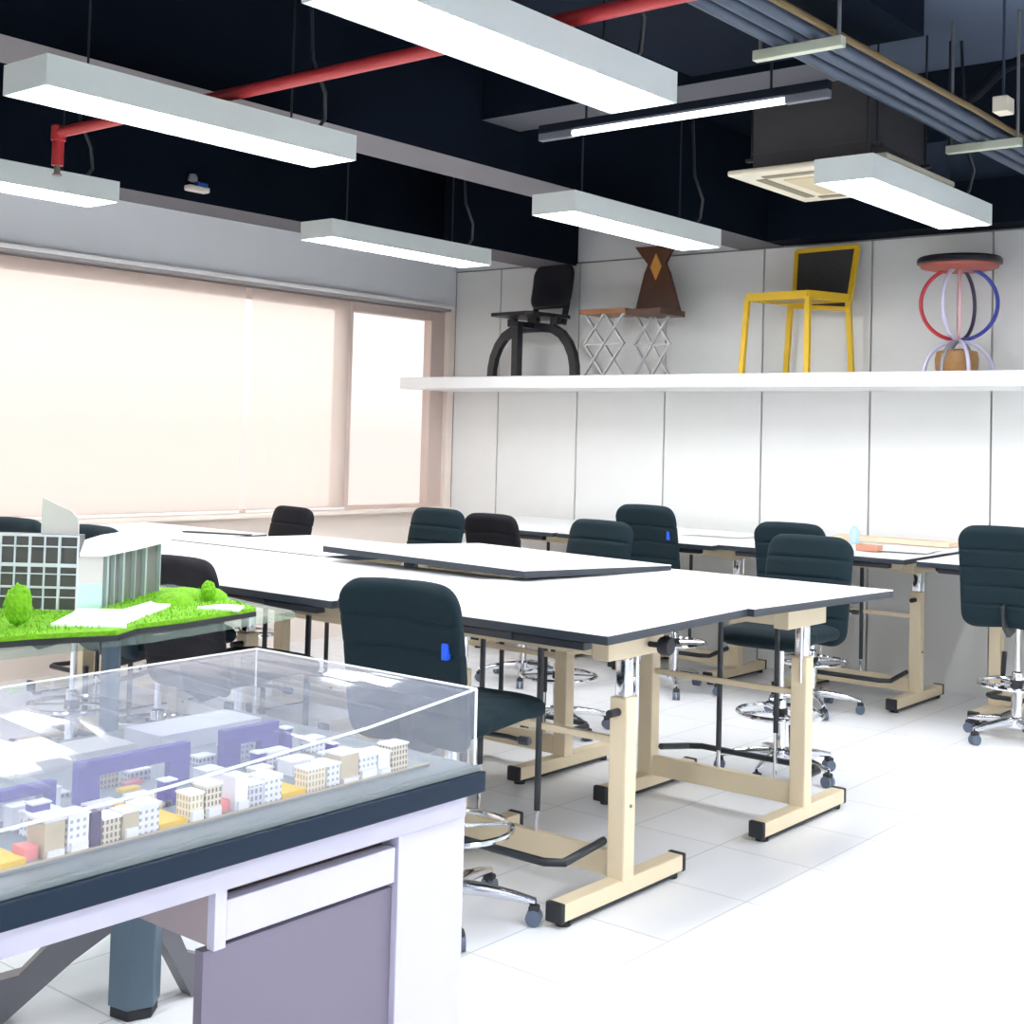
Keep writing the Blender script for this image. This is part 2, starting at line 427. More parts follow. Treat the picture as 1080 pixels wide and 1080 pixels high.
for x in LX: dup(lamp0, (x, .06, 2.8), 0, 'white box pendant lamp in the part of the room outside the photo', 'pendant lamps outside the frame')

# bare tube lamp
t = thing('tube_lamp', 'bare fluorescent tube on a slim batten below the dark ceiling', 'lamp', (-3.30, 5.185, 3.10))
MB().box(-.78, -.02, .02, .78, .02, .06, .004).obj('batten', M_DUCT, t)
MB().tube([(-.575, 0, 0), (.575, 0, 0)], .016, 12).obj('tube', M_TUBE, t, True)
for s in (-1, 1):
    MB().box(s*.575, -.018, -.018, s*.78, .018, .02, .004).obj('end_socket', mat('grey_socket', (.16, .17, .2), .5), t)
    MB().tube([(s*.5, 0, .06), (s*.5, 0, .18)], .006, 6).obj('bracket_rod', M_BLKMET, t)

# red sprinkler pipe
t = thing('sprinkler_pipe', 'red sprinkler pipe running across the dark ceiling with a drop at its end', 'pipe', (-5.56, 3.43, 2.97))
MB().tube([(0, 0, 0), (8.755, 0, 0)], .026, 12).obj('main_run', M_RED, t, True)
MB().lathe([(.026, -.04), (.034, -.038), (.034, .03), (.02, .036)], (0, 0, 0), 14).obj('elbow', M_RED, t, True)
MB().tube([(0, 0, -.03), (0, 0, -.155)], .027, 12).obj('drop', M_RED, t, True)
MB().lathe([(.014, -.155), (.014, -.19), (.022, -.195), (.022, -.2)], (0, 0, 0), 12).obj('sprinkler_head', M_BRASS, t, True)

for x in (.35, 2.6, 6.):
    MB().tube([(x, 0, .02), (x, 0, ZC-2.97 if x != 2.6 else .33)], .006, 6).obj('hanger_rod', M_BLKMET, t)

# cable tray of conduits
for k, x in enumerate((-2.43, -2.35, -2.27)):
    o = MB().tube([(x, -1.5, 3.155), (x, YB-.26, 3.155)], .031, 10).obj('conduit', M_PIPE, None, True)
    tag(o, ('left of the three blue-grey conduits on the ceiling struts', 'middle of the three blue-grey conduits on the ceiling struts', 'right of the three blue-grey conduits on the ceiling struts')[k], 'pipe', 'ceiling conduits')
o = MB().tube([(-2.205, -1.5, 3.15), (-2.2, 2, 3.17), (-2.21, 4, 3.15), (-2.2, 6, 3.16), (-2.2, YB-.26, 3.15)], .014, 8).obj('cable', mat('yellow_brown_cable', (.15, .10, .035), .6), None, True)
tag(o, 'thin yellowish cable lying along the right side of the conduits', 'cable')
for k, (y, lab) in enumerate(((4.53, 'pale strut hanger nearer the camera carrying the conduits'), (6.5, 'pale strut hanger farther along the conduits by the right edge'), (2.55, 'strut hanger of the conduits just above the photo'))):
    t = thing('strut_hanger', lab, 'hanger', (-2.34, y, 3.10), 0, 'hangers under the conduits')
    MB().box(-.18, -.02, -.02, .19, .02, .02, .003).obj('cross_bar', M_STRUT, t)
    for x in (-.155, .17): MB().tube([(x, 0, .02), (x, 0, ZC-3.10)], .008, 6).obj('threaded_rod', mat('grey_rod', (.3, .31, .3), .4, .6), t)
t = thing('junction_box', 'small white junction box hanging by the conduits at the right', 'box', (-2.12, 6.15, 3.19))
MB().box(-.035, -.05, -.03, .035, .05, .045, .006).obj('box_body', M_ACW, t)
MB().tube([(0, 0, .04), (0, 0, ZC-3.19)], .007, 6).obj('drop_rod', M_PIPE, t)

# ducts near the right
struct(MB().box(-3.25, 2.6, 3.30, -2.14, 5.255, ZC).obj('ceiling_duct', M_BLACK))
struct(MB().box(-3.3, 7.3, 3.34, XR, YB-.24, ZC).obj('ceiling_bulkhead', mat('blue_black_paint', (.014, .022, .036), .7, spec=.05)))
o = MB().tube([(-2.75, 7.24, 3.52), (-2.55, 7.0, 3.50), (-2.35, 6.8, 3.56), (-2.05, 6.7, 3.60), (-1.7, 6.75, 3.57), (-1.2, 6.9, 3.62), (-.4, 7.0, 3.6), (.6, 7.24, 3.58)], .03, 8).obj('flexible_hose', M_DUCT, None, True)
tag(o, 'dark hose sagging under the blue-grey ceiling at the right', 'hose')

# air conditioner cassette
t = thing('air_conditioner', 'ceiling cassette air conditioner with a cream grille panel and grey casing', 'air conditioner', (-3.01, 6.35, 2.965))
b = MB(); b.box(-.43, -.43, 0, .43, .43, .03, .01)
b.obj('panel', M_ACW, t)
MB().box(-.22, -.22, -.008, .22, .22, .004, .004).obj('grille', mat('tan_grille', (.62, .52, .33), .5), t)
for a in range(4):
    R = Matrix.Rotation(a*PI/2, 4, 'Z')
    MB().box(-.28, -.345, -.005, .28, -.29, .004, .002, rot=R).obj('air_vane', mat('dark_tan_vane', (.22, .19, .12), .5), t)  # vanes in a darker tan than the grille
MB().box(-.34, -.33, .03, .30, .33, .56, .006).box(-.345, -.335, .12, .305, .335, .135).box(-.345, -.335, .42, .305, .335, .435).obj('casing', M_ACBODY, t)
for sx in (-.36, .32):
    for sy in (-.3, .3): MB().tube([(sx, sy, .1), (sx, sy, ZC-2.965)], .006, 6).box(sx-.03, sy-.015, .09, sx+.03, sy+.015, .105).obj('hanger_rod', M_BLKMET, t)

# small device on the window beam
t = thing('emergency_light', 'small white and blue twin-head device on the dark beam above the window band', 'emergency light', (-7.33, 5.55, 3.2))
MB().box(0, -.085, 0, .07, .085, .04, .012).obj('base', mat('cream_white_plastic', (.85, .78, .70), .4), t)
MB().box(.005, -.01, .04, .06, .075, .07, .008).obj('blue_case', M_BLUED, t)
MB().lathe([(.005, .0), (.032, .01), (.036, .03), (.025, .055), (.004, .06)], (.03, -.035, .06), 14).obj('lamp_head', mat('grey_lens', (.25, .25, .27), .25), t, True)

# ------------------------------------------------------------------ display shelf and its chairs
ZS = 2.085
sh = MB().box(XW+.005, 8.02, ZS-.095, XR-.005, YB-.002, ZS, .006).obj('wall_shelf', M_WHITE)
tag(sh, 'long white shelf along the back wall carrying four show chairs', 'shelf')
YS = 8.36

# black bentwood chair: one wide arch, a centre leg, rounded back (local -x is its front)
t = thing('bentwood_chair', 'black chair with arched bent legs on the left end of the shelf', 'chair', (-6.62, YS, ZS), math.radians(84))
pts = [(q*1.08, z) for q, z in ((-.43, 0), (-.425, .09), (-.405, .18), (-.36, .27), (-.295, .345), (-.21, .39), (-.10, .405), (.10, .405), (.21, .39), (.295, .345), (.36, .27), (.405, .18), (.425, .09), (.43, 0))]
MB().bar([(.02, y, z) for y, z in pts], .07, .05, (1, 0, 0)).obj('arched_leg', M_SBLK, t)
MB().box(-.19, -.035, 0, -.13, .035, .43, .005).obj('centre_leg', M_SBLK, t)
MB().box(-.20, -.03, .40, .20, .03, .445, .004).box(.0, -.28, .425, .05, -.20, .487, .004).box(.0, .20, .425, .05, .28, .487, .004).box(.0, -.05, .425, .05, .05, .487, .004).obj('cross_rail', M_SBLK, t)
MB().prism([(-.27, -.19), (-.23, -.235), (.20, -.235), (.24, -.2), (.24, .2), (.20, .235), (-.23, .235), (-.27, .19)], 'z', .485, .512, .005).obj('seat', M_SBLK, t)
for y in (-.17, .17): MB().bar([(.19, y, .44), (.225, y, .60), (.262, y, .86)], .04, .03, (0, 1, 0)).obj('back_post', M_SBLK, t)
o = MB().cushion([(.0, .0), (.035, .19), (.055, .37)], .225, .020, .10, M=28).obj('backrest', M_SBLK, t, True)
for v in o.data.vertices: v.co = Vector((v.co.y+.20, v.co.x, v.co.z+.575))

# hourglass-back chair on scissor legs
t = thing('hourglass_chair', 'brown wooden chair with hourglass back and silver lattice legs on the shelf', 'chair', (-5.66, YS, ZS), 0)
MB().box(-.36, -.17, .475, .06, .17, .51, .004).obj('seat', M_WOODO, t)
for y, x0, w in ((-.13, -.335, .36), (.06, .0, .31)):
    b = MB()
    for k in range(2):
        xa = x0+k*w/2
        for q in (1, -1):
            l, r = (xa, xa+w/2) if q > 0 else (xa+w/2, xa)
            b.bar([(l, y+q*.007, .475), (r, y+q*.007, .245)], .012, .026, (0, 1, 0)); b.bar([(l, y+q*.007, .245), (r, y+q*.007, .004)], .012, .026, (0, 1, 0))
    b.box(x0, y-.008, .238, x0+w, y+.008, .252)
    b.obj('lattice_leg', M_SILVER, t)
MB().box(.062, -.17, .455, .37, .17, .50, .004).obj('seat_wing', M_WOODB, t)
bk = MB().prism([(-.06, .50), (.36, .455), (.245, .80), (.205, .87), (.285, 1.0), (-.07, 1.01), (.055, .87), (.02, .80)], 'y', -.02, .01, .003).obj('backrest', M_WOODB, t)
bk.location = (0, .15, 0)
MB().prism([(.13, .74), (.18, .845), (.13, .95), (.08, .845)], 'y', -.028, -.018, .001).obj('diamond_inlay', M_ORANGE, bk)

# yellow chair
t = thing('yellow_chair', 'yellow framed chair with dark felt back panel on the shelf', 'chair', (-4.28, YS, ZS), 0)
z1 = .52
S = [(-.29, -.18), (.18, -.20), (.31, .14), (-.15, .19)]   # seat plan corners
MB().prism(S, 'z', z1, z1+.012).obj('seat', M_PLY, t)
b = MB()
for a, c in zip(S, S[1:]+S[:1]): b.bar([(a[0], a[1], z1+.015), (c[0], c[1], z1+.015)], .03, .055)
b.obj('seat_frame', M_YEL, t)
F = [(-.315, -.20), (.19, -.22), (.335, .16), (-.19, .21)]
for p, q in zip(S, F): MB().bar([(q[0], q[1], 0), (p[0], p[1], z1)], .034, .034, (1, 0, 0)).obj('leg', M_YEL, t)
A, B = Vector((-.12, .19, 0)), Vector((.315, .145, 0))
A2, B2 = Vector((-.14, .26, 0)), Vector((.34, .22, 0))
def P(u, z):
    k = (z-.50)/.42
    return A.lerp(B, u).lerp(A2.lerp(B2, u), k)+Vector((0, 0, z))
b = MB()
for q in (((0, .50), (0, .90)), ((1, .46), (1, .90)), ((0, .90), (1, .90)), ((0, .50), (1, .46))): b.bar([P(*q[0]), P(*q[1])], .03, .035, (0, 1, .02))
b.obj('back_frame', M_YEL, t)
d = Vector((0, .008, 0))
b = MB(); b.hexa([P(.03, .50)-d, P(.97, .47)-d, P(.97, .47)+d, P(.03, .50)+d, P(.03, .885)-d, P(.97, .885)-d, P(.97, .885)+d, P(.03, .885)+d]); b.obj('back_panel', M_FELT, t)

# hoop stool
t = thing('hoop_stool', 'round stool of coloured hoops with a black and red seat on the shelf', 'stool', (-3.14, 8.34, ZS))
MB().lathe([(.15, .655), (.238, .675), (.243, .69)], n=40).obj('seat_underside', mat('red_brown_underside', (.42, .10, .07), .5), t, True)
MB().lathe([(.243, .69), (.262, .70), (.262, .725), (.25, .738), (.05, .74)], n=40).obj('seat', M_SBLK, t, True)
zc, R = .445, .232
for k, (m, deg) in enumerate(((M_RINGR, 20), (M_RINGB, 20), (M_RINGL, 86), (M_RINGP, 86), (M_RINGPK, 112))):
    rot = Matrix.Rotation(math.radians(deg), 3, 'Z') @ Matrix.Rotation(PI/2, 3, 'X')
    a0, a1 = ((PI/2, 3*PI/2), (-PI/2, PI/2), (PI/2, 3*PI/2), (-PI/2, PI/2), (0, 2*PI))[k]
    rr = R-.004*(k == 4)
    MB().torus((0, 0, zc), rr, .0125 if k < 4 else .009, 36, 8, rot, a0, a1).obj('upper_hoop', m, t, True)
for k, (m, deg) in enumerate(((M_RINGL, 20), (M_RINGG, 82), (M_RINGL, 128))):
    rot = Matrix.Rotation(math.radians(deg), 3, 'Z') @ Matrix.Rotation(PI/2, 3, 'X')
    MB().torus((0, 0, .0), .208, .0125, 30, 8, rot, 0, PI).obj('lower_hoop', m, t, True)
t = thing('turned_wood_block', 'round brown wooden block standing under the hoop stool', 'wooden block', (-3.15, 8.34, ZS))
MB().lathe([(.12, 0), (.13, .03), (.135, .09), (.125, .14), (.05, .155)], n=24).obj('block_body', M_LOG, t, True)

# ------------------------------------------------------------------ drafting tables
def table(cx, cy, y0, y1, z0, z1, label, flip=False, hw=.615, roll=0., xo=0.):
    """y0/y1: front and back edge relative to the feet centre; z0/z1 top heights there. Knob on the +x side; flip turns it half round."""
    t = thing('drafting_table', label, 'table', (cx, cy, 0), PI if flip else 0, 'white drafting tables')
    th = .026
    def top(x0, x1, ya, yb, za, zb, up=0., dn=th):
        f = lambda x, y: z0+(z1-z0)*(y-y0)/(y1-y0)+roll*x
        return [(x+xo, y, f(x, y)+d) for d in (-dn, up) for x, y in ((x0, ya), (x1, ya), (x1, yb), (x0, yb))]
    MB().hexa(top(-hw, hw, y0, y1, 0, 0, 0, .004)).obj('laminate_top', M_WHITE, t)
    MB().hexa(top(-hw, hw, y0, y1, 0, 0, -.004, .032)).obj('edge_banded_board', M_EDGE, t)
    f = lambda y: z0+(z1-z0)*(y-y0)/(y1-y0)
    zt = min(f(-.25), f(.30))-.052
    # pencil tray under the front edge
    MB().box(-hw+.12, y0+.012, f(y0)-.062, hw-.1, y0+.06, f(y0)-.036, .004).box(.1, y0+.004, f(y0)-.06, .22, y0+.05, f(y0)-.034, .004).obj('pencil_tray', M_BLKMET, t)
    for s in (-1, 1):
        bx = s*.385
        MB().box(bx-.035, -.15, zt-.092, bx+.035, .20, zt+.012, .004).obj('bracket', M_BEIGE, t)
        lg = MB().box(bx-.037, -.034, .07, bx+.037, .034, .705, .006).obj('leg', M_BEIGE, t)
        MB().box(bx-.027, -.026, .70, bx+.027, .026, zt-.09, .012, 3).obj('inner_tube', M_CHROME, lg, True)
        MB().lathe([(.006, 0), (.006, .006), (.002, .008)], (bx+.036, 0, .33), 10, 'x').obj('bolt', M_BRASS, lg)
        ft = MB().box(bx-.032, -.365, .022, bx+.032, .365, .08, .004).obj('foot', M_BEIGE, t)
        for q in (-1, 1):
            MB().box(bx-.034, q*.36, .018, bx+.034, q*.385, .084, .006).obj('end_cap', M_RUBBER, ft)
            MB().lathe([(.026, 0), (.026, .012), (.012, .014), (.012, .03)], (bx, q*.33, 0), 12).obj('levelling_foot', M_RUBBER, ft)
        MB().box(bx-.03, -.33, .012, bx+.03, .33, .022).obj('foot_strip', M_RUBBER, ft)
        # knob on the +x end, short levers on both
        if s > 0:
            MB().lathe([(.01, 0), (.01, .045), (.03, .05), (.034, .06), (.034, .085), (.028, .092)], (bx+.035, .10, zt-.055), 14, 'x').obj('knob', M_RUBBER, t, True)
        MB().tube([(bx, -.034, .655), (bx+s*.0, -.09, .655)], .014, 10).obj('lever', M_RUBBER, t)
        MB().tube([(bx+s*.02, .05, zt-.09), (bx+s*.02, .05, .60)], .006, 6).obj('brake_rod', M_CHROME, t)
    MB().box(-.35, -.150, zt-.078, .35, -.12, zt-.03, .003).obj('front_rail', M_BEIGE, t)
    MB().box(-.35, .165, zt-.078, .35, .195, zt-.03, .003).obj('rear_rail', M_BEIGE, t)
    MB().box(-.348, -.016, .075, .348, .016, .165, .004).obj('stretcher', M_BEIGE, t)
    MB().box(-.348, -.012, .535, .348, .012, .56, .003).obj('upper_stretcher', M_BEIGE, t)
    st = MB().tube([(.02, -.01, .24), (.02, -.01, zt+.01)], .0125, 10).obj('gas_strut', M_BLKMET, t, True)
    MB().tube([(.02, -.01, .165), (.02, -.01, .25)], .009, 8).obj('strut_piston', M_CHROME, st, True)
    st = MB().tube([(-.26, -.01, .36), (-.26, -.01, zt+.01)], .011, 10).obj('gas_strut', M_BLKMET, t, True)
    MB().tube([(-.26, -.01, .165), (-.26, -.01, .37)], .008, 8).obj('strut_piston', M_CHROME, st, True)
    MB().tube([(-.325, -.03, .40), (-.345, -.015, .18), (-.345, -.05, .165), (-.345, -.25, .17), (-.31, -.29, .17), (.27, -.29, .17), (.325, -.25, .17), (.335, -.03, .20)], .0145, 8).obj('footrest', M_BLKMET, t, True)
    return t

G = 'white drafting tables'
table(-3.04, 3.93, -.44, .457, .986, 1.0, 'nearest white drafting table, behind the blue-tagged front chair')
table(-4.30, 3.93, -.44, .62, .975, .992, 'white drafting table left of the front chair, behind the building model')
table(-5.56, 3.93, -.44, .66, .975, .985, 'white drafting table at far left in the front row, mostly behind the building model')
table(-3.015, 5.24, -.40, .85, .978, 1.0, 'white drafting table with a chair tucked under its far right side', True)
table(-4.275, 5.24, -.31, .84, 1.016, 1.058, 'white drafting table with a raised dark front edge in the middle of the group', True, roll=.016, xo=-.17)
table(-5.56, 5.24, -.40, .63, .970, .990, 'white drafting table in the second row in front of the window corner', True)
table(-6.85, 4.80, -.40, .55, .970, .985, 'white drafting table nearest the window, left end of the group')
table(-3.70, 8.16, -.76, .45, .965, .975, 'white drafting table by the back wall with papers and a blue bottle')
table(-4.97, 8.14, -.74, .46, .955, .965, 'white drafting table by the back wall left of the papered one')
table(-6.24, 8.14, -.74, .46, .955, .965, 'white drafting table in the corner between back wall and window')
table(-2.43, 8.16, -.68, .45, .955, .965, 'white drafting table by the back wall at the right edge')

# ------------------------------------------------------------------ drafting chairs (face +y)
def make_chair(fab, nm, dz):
    t = thing('drafting_chair', nm, 'chair', (0, 0, 0), 0, 'rolling drafting chairs')
    back = [(-.195, .655), (-.226, .69), (-.244, .76), (-.258, .85), (-.274, .95), (-.298, 1.06), (-.328, 1.176)]
    MB().cushion([(y, z+dz) for y, z in back], .23, .036, .085, (.24, .42, .60, .78), M=36, bow=.035, gd=.22, vgroove=(0,)).obj('backrest', fab, t, True)
    seat = [(-.225, .706), (-.15, .712), (0, .716), (.13, .718), (.22, .712), (.27, .69)]
    MB().cushion([(y, z+dz) for y, z in seat], .232, .042, .075, (.35, .65), M=36, gd=.18).obj('seat', fab, t, True)
    MB().box(-.09, -.12, .645+dz, .09, .10, .676+dz, .008).obj('mechanism', M_BLKMET, t)
    MB().tube([(.08, 0, .655+dz), (.20, .02, .65+dz), (.25, .02, .645+dz)], .008, 8).lathe([(.008, 0), (.014, .005), (.014, .04), (.008, .045)], (.24, .02, .645+dz), 10, 'x').obj('height_lever', M_BLKMET, t, True)
    MB().bar([(0, -.06, .648+dz), (0, -.19, .63+dz), (0, -.256, .67+dz), (0, -.284, .77+dz)], .07, .016, (1, 0, 0)).obj('back_bracket', M_BLKMET, t)
    b = MB(); b.lathe([(.030, .09), (.030, .36), (.027, .365), (.016, .37), (.016, .645+dz)], n=18); b.obj('gas_column', M_CHROME, t, True)
    r = MB().torus((0, 0, .30), .205, .011, 44, 8).obj('foot_ring', M_CHROME, t, True)
    MB().lathe([(.036, .285), (.036, .325)], n=16).obj('ring_collar', M_RUBBER, r, True)
    b = MB()
    for k in range(4):
        a = PI/4+k*PI/2; b.tube([(.03*math.cos(a), .03*math.sin(a), .305), (.2*math.cos(a), .2*math.sin(a), .30)], .007, 6)
    b.obj('ring_spoke', M_CHROME, r, True)
    MB().lathe([(.05, .075), (.055, .085), (.05, .125), (.035, .135)], n=18).obj('base_hub', M_CHROME, t, True)
    for k in range(5):
        a = 2*PI*k/5+PI/2+.05; c, s = math.cos(a), math.sin(a)
        lg = MB().tube([(.03*c, .03*s, .108), (.12*c, .12*s, .105), (.22*c, .22*s, .092), (.292*c, .292*s, .078)], .02, 10, taper=[.024, .022, .017, .013]).obj('base_leg', M_CHROME, t, True)
        cs = MB().tube([(.288*c, .288*s, .085), (.288*c, .288*s, .05)], .008, 8).box(-.018, -.02, .045, .018, .02, .068, .008, rot=Matrix.Translation((.288*c, .288*s, 0)) @ Matrix.Rotation(a, 4, 'Z')).obj('caster', M_RUBBER, lg)
        b = MB()
        for q in (-1, 1):
            px, py = .288*c-q*s*.013, .288*s+q*c*.013
            d = Vector((-s, c, 0))
            b.tube([Vector((px, py, .027))-d*.009, Vector((px, py, .027))+d*.009], .027, 14)
        b.obj('wheel', mat('blue_grey_wheel', (.10, .13, .19), .4), cs)
    return t
def seat_chair(src, x, y, deg, lab, first=[None]):
    return dup(src, (x, y, 0), math.radians(deg), lab)
chT = make_chair(M_TEAL, 'dark teal drafting chair with a blue tag in front of the nearest table', -.028)
chT.location = (-2.97, 3.385, 0); chT.rotation_euler = (0, 0, math.radians(9))
chK = make_chair(M_CHAR, 'charcoal drafting chair behind the right side of the building model', -.065)
chK.location = (-4.28, 3.55, 0); chK.rotation_euler = (0, 0, math.radians(3))
def blue_tag(ch, x, z):
    MB().box(x, -.345, z, x+.022, -.300, z+.05, .003).obj('blue_tag', M_BLUETAG, ch)
seat_chair(chT, -3.09, 5.93, 184, 'dark teal drafting chair tucked under the table in front of the papered back table')
seat_chair(chT, -3.70, 7.50, 2, 'dark teal drafting chair at the papered back table, only its top showing')
c4 = seat_chair(chT, -2.49, 7.55, 4, 'dark teal drafting chair cut by the right edge of the photo')
c5 = seat_chair(chT, -4.62, 7.40, -3, 'dark teal drafting chair with a blue tag at the middle back table')
seat_chair(chT, -4.45, 5.94, 176, 'dark teal drafting chair behind the raised-edge table, left of the blue-tagged rear chair')
seat_chair(chK, -5.53, 6.97, -2, 'small charcoal drafting chair right of the teal one near the window corner')
seat_chair(chT, -5.71, 5.95, 178, 'dark teal drafting chair just in front of the corner window frame')
seat_chair(chK, -6.78, 5.66, 172, 'charcoal drafting chair standing alone before the window blind')
ca = seat_chair(chT, -4.88, 3.60, -4, 'dark teal drafting chair right of the grey fin of the building model')
cb = seat_chair(chT, -5.50, 3.58, 3, 'dark teal drafting chair left of the grey fin of the building model')
ca.scale = cb.scale = (1, 1, 1.035); c5.scale = (1, 1, 1.05); c4.scale = (1, 1, 1.045)
blue_tag(chT, .165, .915); blue_tag(c5, .165, .95)

# ------------------------------------------------------------------ things on the back tables
zt5 = .976
def flat(name, lab, cat, x0, y0, x1, y1, z, h, m, grp=None, rz=0.):
    o = MB().box(-(x1-x0)/2, -(y1-y0)/2, 0, (x1-x0)/2, (y1-y0)/2, h).obj(name, m, None, loc=((x0+x1)/2, (y0+y1)/2, z)); o.rotation_euler.z = rz
    return tag(o, lab, cat, grp)
flat('paper_sheet', 'large white sheet lying near the right corner of the papered back table', 'paper', -3.55, 7.75, -3.13, 8.15, .977, .002, M_PAPER, 'sheets on the back tables', .15)
flat('paper_sheet', 'white sheet at the left of the papered back table behind the teal chair', 'paper', -4.2, 7.9, -3.85, 8.3, .977, .002, M_PAPER, 'sheets on the back tables', -.2)
flat('paper_sheet', 'white sheet on the table left of the papered back table', 'paper', -4.95, 8.0, -4.5, 8.4, .966, .002, M_PAPER, 'sheets on the back tables', .1)
flat('wooden_board', 'pale wooden board leaning flat at the back of the papered table', 'board', -4.0, 8.38, -3.2, 8.56, .977, .03, mat('pale_pine', (.80, .62, .45), .6, var=.1))
t = thing('blue_bottle', 'small pale blue bottle standing on the papered back table', 'bottle', (-3.76, 8.2, .977))
MB().lathe([(.03, 0), (.033, .01), (.033, .075), (.014, .10), (.014, .115)], n=16).obj('bottle_body', M_BLUEB, t, True)
MB().lathe([(.016, .113), (.016, .135), (.012, .138)], n=12).obj('cap', M_PATH, t, True)
flat('terracotta_block', 'small terracotta coloured block on the papered back table', 'block', -3.52, 7.70, -3.38, 7.78, .972, .035, M_BRICK)
flat('green_folder', 'pale folder lying on the back table left of the papered one', 'folder', -5.3, 7.75, -4.98, 7.98, .964, .012, mat('pale_green_card', (.45, .62, .58), .6), None, .2)
flat('dark_ruler', 'thin dark ruler lying on the far white table by the window blind', 'ruler', -6.65, 5.1, -6.2, 5.15, .983, .006, M_EDGE, None, .35)

# ------------------------------------------------------------------ foreground display desk
YE = 2.36
t = thing('display_desk', 'lavender white display desk with a thick navy top in the foreground', 'desk', (-2.4, 1.3, 0))
def L(x, y, z): return (x+2.4, y-1.3, z)
def lbox(b, x0, y0, z0, x1, y1, z1, bev=0.): return b.box(x0+2.4, y0-1.3, z0, x1+2.4, y1-1.3, z1, bev)
lbox(MB(), -2.86, .35, .79, -1.975, YE+.01, .838, .004).obj('desk_top', M_NAVY, t)
lbox(MB(), -2.855, .36, .838, -1.983, YE, .85, .002).obj('top_rim', M_LEDGE, t)
lbox(MB(), -2.035, .4, .732, -2.015, YE-.012, .79).obj('apron', M_LAV, t)
lbox(MB(), -2.32, 2.132, 0, -2.018, 2.349, .732, .002).obj('end_pillar', M_LAV, t)
dr = lbox(MB(), -2.06, 1.668, .632, -2.024, 2.128, .708, .002).obj('drawer', M_LAV, t)
lbox(MB(), -2.50, 1.672, .64, -2.062, 2.126, .7315).obj('drawer_box', M_WOODD, dr)
lbox(MB(), -2.04, 1.636, .622, -2.018, 1.664, .732, .001).obj('drawer_bracket', M_LAV, t)
lbox(MB(), -2.5, 1.645, .622, -2.041, 1.66, .732, .001).obj('drawer_side', M_BOUNCEP, t)
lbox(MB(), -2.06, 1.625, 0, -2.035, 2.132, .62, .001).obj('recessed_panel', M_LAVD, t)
lbox(MB(), -2.80, .5, .60, -2.78, 2.14, .79).obj('rear_apron', M_LAV, t)
lbox(MB(), -2.75, .45, 0, -2.1, .55, .79).obj('left_support', M_LAV, t)

# city model on the desk
cm = thing('city_model', 'white architectural site model with violet walls under the clear cover', 'scale model', (-2.4, 1.6, .85))
Z0 = .006
def mbx(x0, y0, z0, x1, y1, z1, name, m, bev=0.):
    return MB().box(x0+2.4, y0-1.6, z0, x1+2.4, y1-1.6, z1, bev).obj(name, m, cm)
mbx(-2.735, .5, 0, -2.062, 2.27, Z0, 'base_board', mat('pale_blue_grey_board', (.24, .27, .29), .5))
mbx(-2.064, .5, Z0, -2.060, 2.27, Z0+.003, 'board_edge', M_TAN)
rnd = random.Random(11)
def bldg(x0, y0, w, d, h, m, nm='terrace_block', roof=True):
    o = mbx(x0, y0, Z0, x0+d, y0+w, h, nm, m, .0008)
    if roof: MB().box(x0+2.4-.002, y0-1.6-.002, h, x0+2.4+d+.002, y0-1.6+w+.002, h+.004).obj('flat_roof', M_PATH, o)
    return o
y = .80; k = 0
seq = ['f1', 'f1', 'f4', 'f3', 'f1', 'f2', 'f5', 'f1', 'dp', 'f3', 'ye', 'co', 'f5', 'f2', 'dp', 'f1', 'f5', 'f2', 'ye', 'f3', 'f1', 'co', 'w', 'f4', 'f2', 'ye', 'f3', 'f2', 'f5', 'f2', 'w']
MF = {'f1': M_FAC1, 'f2': M_FAC2, 'f3': M_FAC3, 'f4': M_FAC4, 'f5': M_TAN, 'g': M_LGREY, 'w': M_PATH}
while y < 2.20:
    kind = seq[k % len(seq)]; k += 1
    x1 = -2.074
    if kind == 'ye':
        w = rnd.uniform(.05, .07)
        mbx(x1-.09, y, Z0, x1, y+w, Z0+.010, 'yellow_plaza', M_YELLOW); bldg(x1-.12, y+.005, w*.7, .03, .045, M_FAC3)
        y += w+.004; continue
    if kind == 'co': mbx(x1-.05, y, Z0, x1-.01, y+.025, Z0+.022, 'coral_kiosk', M_CORAL); y += .03; continue
    if kind == 'dp': mbx(x1-.05, y, Z0, x1, y+.02, .066, 'dark_tower', M_DPURPLE); y += .024; continue
    w = rnd.uniform(.03, .055); h = rnd.uniform(.046, .068); d = rnd.uniform(.035, .06)
    bldg(x1-d, y, w, d, h, MF[kind])
    if rnd.random() < .45: mbx(x1+.001, y+.004, Z0, x1+.007, y+w*.9, Z0+rnd.uniform(.010, .02), 'low_wall', M_PATH)
    y += w+rnd.uniform(.001, .006)
